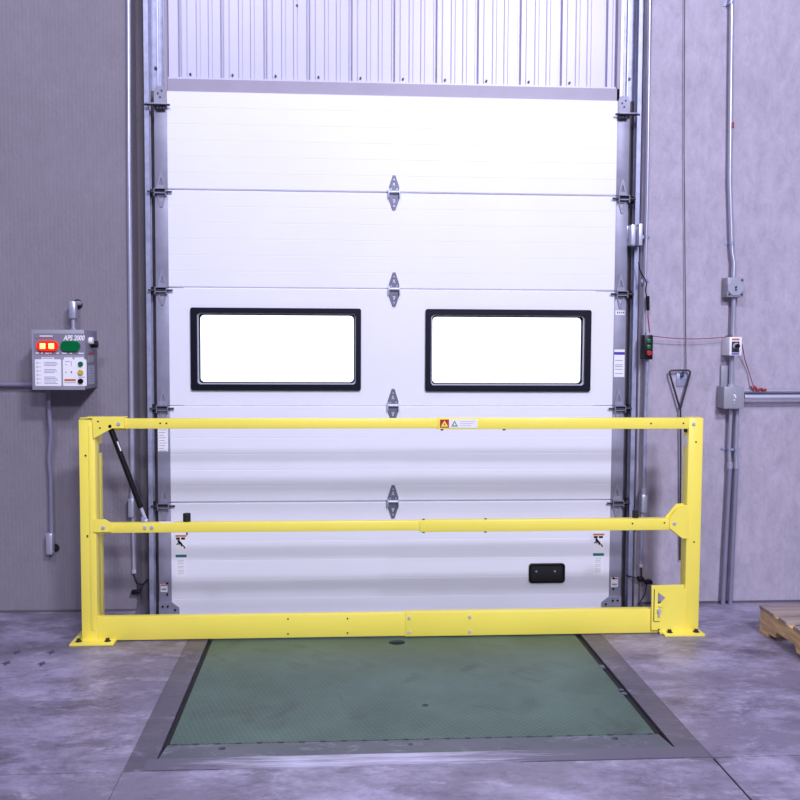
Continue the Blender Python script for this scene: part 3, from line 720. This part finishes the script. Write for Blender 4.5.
k.m(M_DECAL).box(bx(64), bx(72.5), BD-.0015, BD, bz(359.3), bz(357.3)).box(bx(74.5), bx(84), BD-.0015, BD, bz(359.3), bz(357.3))
k.build('button_sticker', None, lid)
for a, b_, m_, hot in ((37.3, 58.9, M_REDLENS, (43.6, 52.3)), (61.2, 80.7, M_GREENLENS, ())):
    z1_, z0_ = bz(341.0), bz(351.2)
    ll = MB().prism(rrect(bx(a), bx(b_), z0_, z1_, (z1_-z0_)/2-.001), BD-.016, BD, 'y').build('indicator_lens', m_, lid, bevel=.006, label='lit red pill-shaped lamp lens' if hot else 'unlit green pill-shaped lamp lens')
    for h_ in hot: MB().box(bx(h_-2.8), bx(h_+2.8), BD-.0175, BD-.012, bz(348.9), bz(343.3), .002).build('lamp_glow', M_LAMP, ll)
k = MB().m(M_PANELGREY).box(bx(33.8), bx(85.5), BD-.0015, BD, bz(354.5), bz(333.5)); k.m(M_DECAL); k.text('APS 2000', bx(63.8), bz(340.2), BD-.002, .036, bold=.0011, shear=.28, sx=.74)
k.box(bx(40), bx(53), BD-.002, BD, bz(336.6), bz(335.6)); k.m(M_RED).box(bx(35.5), bx(54), BD-.002, BD, bz(338.4), bz(337.9))
k.m(M_RED).box(bx(35.5), bx(54), BD-.002, BD, bz(353.8), bz(353.2)); k.m(M_DECAL)
for a, b_ in ((35.5, 39), (41, 43), (45, 49), (50, 51.5), (56.5, 59), (62, 67), (70, 72), (78.5, 84)): k.box(bx(a), bx(b_), BD-.0022, BD, bz(353.7), bz(352.7))
k.build('lamp_plate', None, lid)
for q, m_, w in ((364, M_GREENBTN, .0125), (372.4, M_YELBTN, .0135), (381.2, M_BLACK, .0135)):
    p = at(80.4, q, BD-.01)
    MB().cyl((p.x, BD-.014, p.z), (p.x, BD, p.z), w, seg=20).build('push_button', m_, lid, bevel=.002)
# side switch and stickers
k = MB().m(M_BLACK).cyl((BXb, -.13, 1.47), (BXb+.035, -.13, 1.47), .018); k.m(M_DECAL).cyl((BXb, -.165, 1.49), (BXb+.02, -.165, 1.49), .018)
k.build('side_switch', None, cb)
k = MB().m(M_RED).box(BXb-.001, BXb+.001, -.20, -.07, 1.418, 1.426); k.m(M_BOXGREY).box(BXb-.001, BXb+.003, -.2, -.09, 1.375, 1.41); k.m(M_CONDUIT).box(BXb-.001, BXb+.0015, -.2, -.07, 1.26, 1.36)
k.m(M_INK)
for q in range(6): k.box(BXb, BXb+.002, -.185, -.10, 1.275+q*.013, 1.279+q*.013)
k.build('side_sticker', None, cb)
# conduit elbow above box
el = thing('conduit_elbow', (X(73, -.06, 300), 0, Z(310, -.06, 73)), 'grey conduit elbow from wall hole down to control box', 'conduit')
c = at(73, 305, -.08)
MB().box(c.x-.019, c.x+.019, -.105, -.055, Z(319, -.08, 73), Z(301, -.08, 73), .010).build('elbow_body', M_CONDUIT, el)
MB().cyl((c.x, -.08, BZb-.01), (c.x, -.08, Z(319, -.08, 73)), .011).cyl((c.x, -.08, BZb-.005), (c.x, -.08, BZb+.012), .016, seg=6).build('conduit_pipe', M_CONDUIT, el)
MB().tube([(c.x+.005, -.06, c.z+.01), (c.x+.012, -.03, c.z+.012), (c.x+.016, .0, c.z+.012)], .013).build('conduit_nipple', M_CONDUIT, el)
c = at(77.5, 304.5, 0)
MB().cyl((c.x, -.002, c.z), (c.x, .001, c.z), .028, seg=28).build('wall_hole', M_HOLE, el, label='dark hole in the wall')

def conduit(name, pts, r, label, straps=(), m=M_CONDUIT, group=None, cat='conduit'):
    p0 = Vector(pts[-1])
    o = thing(name, (p0.x, 0, min(p[2] for p in pts)), label, cat, group)
    MB().tube(pts, r).build('conduit_pipe', m, o)
    for s_ in straps:
        x, y, z = s_
        k = MB(); k.box(x-r-.018, x+r+.018, -.004, 0, z-.009, z+.009); k.cyl((x, y, z-.009), (x, y, z+.009), r+.0025)
        k.cyl((x+r+.011, -.009, z), (x+r+.011, -.003, z), .005, seg=6); k.build('strap', M_GALV, o)
    return o
# downpipe under control box
x0 = X(48.3, -.10, 400); x1_ = X(51, -.045, 500); zt = Z(533, -.045, 51)
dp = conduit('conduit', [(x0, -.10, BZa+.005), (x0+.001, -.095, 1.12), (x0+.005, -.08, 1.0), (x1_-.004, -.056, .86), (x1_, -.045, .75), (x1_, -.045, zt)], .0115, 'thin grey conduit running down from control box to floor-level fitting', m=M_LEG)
c = at(50.5, 543, -.04)
MB().box(c.x-.019, c.x+.019, -.07, -.02, Z(554, -.04, 50), zt+.003, .010).build('elbow_body', M_CONDUIT, dp)
c2 = at(56, 548, 0); MB().cyl((c2.x-.005, -.002, c2.z), (c2.x-.005, .001, c2.z), .024, seg=24).cyl((c2.x-.02, -.02, c2.z), (c2.x-.005, 0, c2.z), .012).build('wall_hole', M_HOLE, dp)
# horizontal conduit to the left
zc = Z(384, -.04, 10)
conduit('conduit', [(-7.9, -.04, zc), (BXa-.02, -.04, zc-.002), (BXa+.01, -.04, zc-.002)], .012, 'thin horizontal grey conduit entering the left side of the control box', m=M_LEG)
# tall conduit at the edge of the opening, photo eye and cable
xe = -1.438
cn = conduit('conduit', [(xe+.020, -.02, 4.2), (xe+.003, -.02, 2.4), (xe, -.02, Z(497, -.02, 129))], .012, 'tall conduit running down the edge of left wall beside dark jamb recess', straps=[])
zz = Z(507, -.03, 129)
ph = thing('conduit_fitting', (xe, 0, Z(570, -.02, 130)), 'grey conduit body and stub below gas strut with cable to black photo eye', 'conduit fitting')
MB().box(xe-.018, xe+.014, -.055, -.006, zz-.055, zz+.050, .007).cyl((xe, -.02, zz+.05), (xe, -.02, zz+.075), .016).build('fitting_body', M_CONDUIT, ph)
MB().cyl((xe+.004, -.02, Z(571, -.02, 130)), (xe, -.02, zz-.055), .009).build('conduit_pipe', M_CONDUIT, ph)
ze = Z(571, -.02, 130)
MB().cyl((xe+.004, -.02, ze-.012), (xe+.004, -.02, ze+.006), .012).build('cable_gland', M_ZINC, ph)
c3 = at(140, 583.5, .02); c4 = at(136, 592, -.03)
MB().tube([(xe+.004, -.02, ze-.01), (xe+.012, -.022, ze-.05), (c3.x-.01, -.01, c3.z+.01), (c3.x+.01, .03, c3.z-.01), (c3.x+.015, .149, c3.z-.012)], .005).tube([(c3.x-.005, -.01, c3.z+.003), (c3.x, -.02, c3.z-.04), (c4.x+.01, -.03, c4.z+.01)], .004).build('cable', M_WIRE, ph)
MB().box(c4.x-.024, c4.x+.024, -.045, -.012, c4.z-.010, c4.z+.011, .004).each('photo_eye', M_BLACK, ph)

# ---------------------------------------------------------------- right wall fittings
# thin conduit beside the opening
xr1 = X(646.8, -.015, 200)
zA = Z(333, -.015, 648)
conduit('conduit', [(xr1-.012, -.015, 4.2), (xr1+.002, -.015, 2.4), (xr1, -.015, zA-.02)], .0085, 'thin conduit from above down to the push-button station', straps=[(xr1+.003, -.015, Z(237, 0, 648)), (xr1+.002, -.015, Z(281, 0, 648))])
# push-button station
st = thing('push_button_station', (X(648.5, -.04, 347), 0, Z(359, -.04, 648)), 'black push-button station with two green buttons and one red', 'push-button station')
PBY = -.075
MB().box(X(644.3, PBY, 347), X(653, PBY, 347), PBY, 0, Z(359.5, PBY, 648), Z(335, PBY, 648), .004).build('housing', M_BLACK, st)
for q, m_ in ((341, M_GREENBTN), (347, M_GREENBTN), (353, M_REDBTN)):
    p = at(648.8, q, PBY)
    if m_ is M_REDBTN: MB().cyl((p.x, PBY-.014, p.z), (p.x, PBY, p.z), .015, seg=20).build('button', m_, st, bevel=.003)
    else: MB().box(p.x-.012, p.x+.012, PBY-.008, PBY, p.z-.012, p.z+.012, .003).build('button', m_, st)
MB().cyl((X(648, -.04, 333), -.035, Z(335, PBY, 648)-.002), (X(648, -.04, 333), -.035, Z(331.5, PBY, 648)), .012).build('cable_gland', M_ZINC, st)
# conduit under station to a small body, then to sensor
xq0, xq1 = X(646.3, -.03, 380), X(644, -.03, 480)
cz0 = Z(488, -.03, 645)
conduit('conduit', [(xq0, -.04, Z(359.5, -.04, 648)+.01), (xq0-.002, -.03, 1.1), (xq1, -.03, cz0-.005)], .0095, 'thin conduit below the push-button station ending at grey fitting', m=M_GALV)
ph = thing('conduit_fitting', (xq1, 0, Z(566, -.03, 641)), 'grey conduit body on right of door track with cable to black photo eye', 'conduit fitting')
cz1 = Z(512, -.03, 645)
MB().box(xq1-.020, xq1+.014, -.06, -.004, cz1, Z(494, -.03, 645), .007).cyl((xq1, -.03, Z(495, -.03, 645)), (xq1, -.03, cz0), .013).build('fitting_body', M_CONDUIT, ph)
xq2 = X(641, -.03, 565); cz2 = Z(565, -.03, 641)
MB().cyl((xq2, -.03, cz2), (xq1-.006, -.03, cz1), .008).build('conduit_pipe', M_GALV, ph)
MB().cyl((xq2, -.03, cz2-.012), (xq2, -.03, cz2+.006), .010).build('cable_gland', M_ZINC, ph)
s1 = at(640, 578, 0); s2 = at(648, 582, -.04)
MB().tube([(xq2, -.03, cz2-.01), (xq2+.003, -.03, cz2-.05), (s1.x, -.015, s1.z), (s2.x-.02, -.04, s2.z+.004)], .006).tube([(s1.x+.03, -.03, s1.z-.02), (s1.x+.02, -.03, s1.z-.09), (s1.x-.012, -.02, s1.z-.15)], .0035).tube([(s1.x+.01, -.02, s1.z), (s1.x-.03, -.002, s1.z+.002), (s1.x-.06, .06, s1.z+.001)], .004).build('cable', M_WIRE, ph)
MB().box(s2.x-.022, s2.x+.022, -.06, -.02, s2.z-.010, s2.z+.012, .004).box(s1.x-.02, s1.x+.012, -.04, 0, s1.z-.012, s1.z+.012, .004).each('photo_eye', M_BLACK, ph)
# black coiled plug hanging beside the track
cc = thing('cable_plug', (X(648, -.03, 300), 0, Z(312, -.03, 648)), 'black cable loop with inline plug beside the right track', 'cable')
q = [(638.5, 262), (639.5, 268), (641, 273), (645, 279), (646.5, 283), (645.5, 290), (646.5, 297), (647.5, 296)]
MB().tube([tuple(at(a, b, -.06 if i > 2 else -.01)) for i, (a, b) in enumerate(q)], .0035).build('cable', M_BLACK, cc)
p0 = at(647.6, 296, -.05); p1 = at(648, 310.5, -.05)
MB().cyl(p0, p1, .011, .009).build('plug', M_BLACK, cc, bevel=.003)
MB().tube([(p1.x, -.05, p1.z), (p1.x+.001, -.05, p1.z-.04), (X(649.5, -.05, 330), -.05, Z(332, -.05, 648))], .0035).build('cable_tail', M_REDWIRE, cc)

# steel pull cable, triangular handle, hook plate, rod
ca = thing('pull_cable', (X(684.5, -.02, 370), 0, Z(371, -.02, 685)), 'thin dark steel cable hanging down wall to triangular handle', 'cable')
MB().tube([(X(682.8, -.02, 0), -.02, 3.9), (X(684, -.02, 150), -.02, Z(150, -.02, 684)), (X(686, -.02, 371), -.02, Z(372, -.02, 686))], .0024, 8).build('cable_run', M_WIRE, ca)
pl = thing('hook_plate', (X(683, -.01, 380), 0, Z(386.5, 0, 683)), 'small grey steel plate with hook behind the triangular handle', 'hook plate')
MB().box(X(676.5, -.006, 380), X(688, -.006, 380), -.006, 0, Z(386.5, 0, 683), Z(372, 0, 683), .001).build('plate', M_GALV, pl)
hk = at(682, 378, -.02)
MB().tube([(hk.x, -.006, hk.z+.01), (hk.x, -.03, hk.z+.008), (hk.x, -.036, hk.z+.02), (hk.x, -.034, hk.z+.038)], .005).build('hook', M_WIRE, pl)
hp = [(680, 409), (674.5, 390), (669.8, 374), (669.6, 371.6), (671.5, 370.5), (680, 370.2), (688.5, 370.4), (690.2, 371.6), (690, 374), (685.5, 390), (680.6, 408)]
th = thing('pull_rod', (X(681, -.035, 500), -.02, Z(560, -.035, 681)), 'long dark steel rod with triangular pull handle hung on hook', 'pull rod')
MB().tube([tuple(at(a, b, -.033)) for a, b in hp], .0055, 10).build('triangular_handle', M_WIRE, th)
MB().tube([tuple(at(680.4, 408, -.033)), tuple(at(680.6, 460, -.03)), tuple(at(680, 560, -.02))], .005, 10).build('rod', M_WIRE, th)

# main conduit run: upper, junction box, selector switch, wireway box, two legs down
zj1, zj0 = Z(277.5, -.075, 733), Z(297, -.075, 733)
xm = X(731, -.03, 100)
conduit('conduit', [(X(729.5, -.03, 0), -.03, 4.2), (xm+.004, -.03, 2.4), (X(731.7, -.03, 240), -.03, Z(244, -.03, 732)), (X(732, -.03, 250), -.032, Z(252, -.03, 732)), (X(734, -.04, 262), -.038, Z(262, -.04, 734)), (X(733.5, -.04, 275), -.04, zj1-.01)], .0125,
        'long vertical conduit with offset bend above the round-lidded junction box', straps=[(X(730.8, -.03, 3), -.03, Z(3, -.03, 731)), (X(731.6, -.03, 244), -.03, Z(243, -.03, 731))])
t_ = thing('wire_tag', (X(731.5, -.03, 126), -.03, Z(128, -.03, 731)), 'small red tape mark on long conduit high on right wall', 'tape')
MB().cyl((X(731.5, -.03, 126), -.03, Z(128, -.03, 731)), (X(731.5, -.03, 126), -.03, Z(122.5, -.03, 731)), .0138).build('tape_band', M_REDWIRE, t_)
jb = thing('junction_box', (X(733.5, -.04, 288), 0, zj0), 'grey junction box with octagonal lid on right wall', 'junction box')
JY = -.08
MB().box(X(727.3, JY, 287), X(743.8, JY, 287), JY, 0, zj0, zj1, .003).build('box_body', M_BOXGREY, jb)
cx = X(735.5, JY, 287); cz = (zj0+zj1)/2; r = .050
MB().prism([(cx+r*cos(radians(22.5+45*i)), cz+r*sin(radians(22.5+45*i))) for i in range(8)], JY-.006, JY, 'y').build('lid', M_CONDUIT, jb, bevel=.002)
MB().cyl((cx, JY-.012, cz), (cx, JY-.005, cz), .006).cyl((cx, JY-.012, cz-.014), (cx, JY-.005, cz-.014), .005).each('knockout', M_WIRE, jb)
for sx, sz in ((-1, -1), (1, -1), (1, 1)): MB().cyl((cx+sx*.036, JY-.008, cz+sz*.040), (cx+sx*.036, JY-.001, cz+sz*.040), .005).build('screw', M_WIRE, jb)
xm2 = X(733.3, -.04, 320); zs1, zs0 = Z(337, -.10, 735), Z(355.5, -.10, 735)
conduit('conduit', [(xm2, -.04, zj0+.01), (xm2, -.04, zs1-.02)], .0125, 'short conduit between junction box and selector switch')
ss = thing('selector_switch', (X(735, -.05, 345), 0, zs0), 'white selector switch box with black knob on right wall', 'switch')
SY = -.11
MB().box(X(729.5, SY, 345), X(742, SY, 345), SY, 0, zs0, zs1, .003).build('housing', M_DECAL, ss)
k = MB().m(M_INKDARK).box(X(731.8, SY, 345), X(739.3, SY, 345), SY-.0015, SY, Z(352.5, SY, 735), Z(341.5, SY, 735)); k.m(M_ORANGE).box(X(731.8, SY, 345), X(739.3, SY, 345), SY-.0015, SY, Z(340.3, SY, 735), Z(338.5, SY, 735))
k.m(M_BLUE).box(X(731.8, SY, 345), X(739.3, SY, 345), SY-.0018, SY, Z(354.6, SY, 735), Z(353.2, SY, 735)); k.build('face_label', None, ss)
p = at(735.8, 346, SY); MB().cyl((p.x, SY-.008, p.z), (p.x, SY, p.z), .018).build('knob_collar', M_ZINC, ss); MB().cyl((p.x, SY-.03, p.z), (p.x, SY-.008, p.z), .012).box(p.x-.004, p.x+.004, SY-.034, SY-.028, p.z-.012, p.z+.012).build('selector_knob', M_BLACK, ss)
MB().cyl((p.x-.012, -.04, zs1-.002), (p.x-.012, -.04, zs1+.008), .018).build('conduit_nut', M_WIRE, ss)
xm3 = X(731.5, -.045, 370); WY = -.11; zw1, zw0 = Z(387, WY, 733), Z(408.3, WY, 733)
conduit('conduit', [(xm3, -.045, zs0+.01), (xm3, -.045, zw1-.02)], .0125, 'short conduit between selector switch and lower grey switch box')
dct = MB().box(X(721, -.02, 376), X(728.5, -.02, 376), -.022, 0, Z(388, -.02, 725), Z(365.5, -.02, 725), .002).build('backing_channel', M_BOXGREY)
tag(dct, 'flat grey steel strip on wall just above lower switch box', 'channel')
wb = thing('switch_box', (X(734, -.05, 398), 0, zw0), 'grey toggle switch box where horizontal and vertical conduits meet', 'switch box')
MB().box(X(724.2, WY, 397), X(744, WY, 397), WY+.006, 0, zw0, zw1, .002).build('box_body', M_BOXGREY, wb)
MB().box(X(724, WY, 397), X(744.2, WY, 397), WY, WY+.008, zw0-.002, zw1+.002, .002).build('cover_plate', M_BOXGREY, wb)
p = at(734.4, 397.5, WY); MB().box(p.x-.005, p.x+.005, WY-.002, WY, p.z-.018, p.z+.018).box(p.x-.004, p.x+.004, WY-.016, WY, p.z-.002, p.z+.010).build('toggle', M_DECAL, wb)
for dz in (.034, -.034): MB().cyl((p.x, WY-.003, p.z+dz), (p.x, WY, p.z+dz), .004, seg=8).build('screw', M_ZINC, wb)
MB().cyl((xm3, -.045, zw1-.002), (xm3, -.045, zw1+.012), .018).build('conduit_nut', M_ZINC, wb)
# horizontal runs to the right
zh = Z(391, -.03, 760); xe0 = X(744, -.05, 395)-.01
conduit('conduit', [(xe0, -.022, zh), (3.4, -.022, zh+.002)], .0115, 'upper of two horizontal conduits leaving the switch box', cat='conduit')
zh2 = Z(397, -.07, 760)
conduit('conduit', [(xe0, -.075, zh2+.001), (xe0+.06, -.075, zh2), (3.4, -.06, zh2+.003)], .013, 'lower and brighter of two horizontal conduits leaving the switch box', m=M_ZINC)
# two legs to the floor
for i, (pa, pb, lab) in enumerate(((730.5, 722.5, 'left'), (737, 730, 'right'))):
    xa = X(pa, -.045, 430); xb2 = X(pb-(0 if i == 0 else 0), -.045, 590); zst = Z(449, -.03, 733); zcp = Z(463, -.03, 733)
    o = conduit('conduit', [(xa, -.045, zw0+.01), (xa-.003, -.04, zst), (X(pa-.5, -.04, 463), -.04, zcp-.02)], .0105, '%s of the two parallel conduits running down to floor from the switch box' % ('left' if i == 0 else 'right'), m=M_CONDUIT)
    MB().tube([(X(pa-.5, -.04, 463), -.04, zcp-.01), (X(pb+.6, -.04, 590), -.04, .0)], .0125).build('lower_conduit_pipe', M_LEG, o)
    k = MB(); xx = X(pa-.3, -.04, 449); sg = -1 if i == 0 else 1
    k.box(xx-.016, xx+.016, -.056, 0, zst-.006, zst+.006).box(min(xx, xx+sg*.04), max(xx, xx+sg*.04), -.004, 0, zst-.008, zst+.008).cyl((xx+sg*.031, -.012, zst), (xx+sg*.031, -.003, zst), .006); k.build('strap', M_GALV, o)
    xx = X(pa-.5, -.04, 463); MB().cyl((xx, -.04, zcp-.03), (xx-.0005, -.04, zcp+.006), .0160).build('coupling', M_CONDUIT, o)
# red wire from station to switch, and grey wire below it
a0 = at(652.5, 336, -.06); a1 = at(733, 336, -.05)
def sag(p, q, d, n=14): return [tuple(p.lerp(q, t/n)-Vector((0, 0, d*4*(t/n)*(1-t/n)))) for t in range(n+1)]
tag(MB().tube(sag(a0, a1, .016), .0026, 6).build('signal_wire', M_REDWIRE), 'thin red wire sagging between push-button station and selector switch', 'wire')
b0 = at(742, 344, -.08); q = [tuple(b0), tuple(at(745, 360, -.03)), tuple(at(749, 372, -.02)), tuple(at(753, 385, -.04)), tuple(at(757, 388, -.06))]
w2 = thing('signal_wire', (q[-1][0], -.05, q[-1][2]), 'thin red-brown wire from switch down to red clips on conduit', 'wire')
MB().tube(q, .0026, 6).build('wire_run', M_REDWIRE, w2)
for a, b in ((753.5, 387.5), (758.5, 389.5), (764.5, 389.8)):
    p = at(a, b, -.05); MB().box(p.x-.012, p.x+.012, -.056, -.030, p.z-.007, p.z+.007, .003).build('terminal_clip', M_REDBTN, w2)
MB().tube([tuple(at(752, 387, -.05)), tuple(at(756, 391, -.052)), tuple(at(761, 388, -.052)), tuple(at(766, 391, -.05))], .003, 6).build('clip_lead', M_REDWIRE, w2)

# ---------------------------------------------------------------- pallet
pt = thing('wooden_pallet', (2.35, -1.0, 0), 'light wooden shipping pallet on floor at the right edge', 'pallet')
PXa, PXb, PYa, PYb = 1.862, 2.86, -.545, -1.76
zt0 = .122
y = PYa
bw = [(.165, .055), (.085, .066), (.085, .06), (.09, .06), (.09, .06), (.09, .06), (.085, .055), (.125, .04)]
for wd, gp in bw:
    MB().box(PXa+random.uniform(-.004, .004), PXb, y-wd, y, zt0, zt0+.017, .0015).build('deckboard', M_WOODTOP, pt); y -= wd+gp
ye = y+.04
for k_, sx in enumerate((PXa+.006, (PXa+PXb)/2-.018, PXb-.042)):
    # notched stringer profile in the y,z plane
    L_ = PYa-ye
    def nt(c): return [(c+.115, .018), (c+.095, .052), (c-.095, .052), (c-.115, .018)]
    pts = [(PYa, .018)] + nt(PYa-.285) + nt(ye+.285) + [(ye, .018), (ye, zt0), (PYa, zt0)]
    MB().prism(pts, sx, sx+.036, 'x').build('stringer', M_WOOD, pt, bevel=.002)
for yy, wd in ((PYa-.002, .10), ((PYa+ye)/2+.05, .10), (ye+.10, .10)):
    MB().box(PXa+.002, PXb, yy-wd, yy, 0, .018, .0015).build('bottom_board', M_WOOD, pt)

# cut-off floor anchors
for i, (px, py, w_) in enumerate(((17, 652.5, 'far left'), (51.5, 652.5, 'far right'), (6.5, 663.5, 'near left'), (42, 664, 'near right'))):
    d = CAM + (fw*FPX+R2*(px-400)-U2*(py-400))*((0-CAM.z)/(fw*FPX+R2*(px-400)-U2*(py-400)).z)
    o = MB()
    o.cyl((d.x, d.y, 0), (d.x, d.y, .006), .011, seg=10); o.box(d.x-.022, d.x+.018, d.y-.006, d.y+.005, 0, .0012); o.box(d.x-.005, d.x+.006, d.y-.03, d.y+.034, 0, .0012)
    tag(o.build('floor_anchor', M_ANCHOR), '%s of four dark cut-off anchor stubs in floor beside left post' % w_, 'anchor', 'floor anchors left of the barrier')
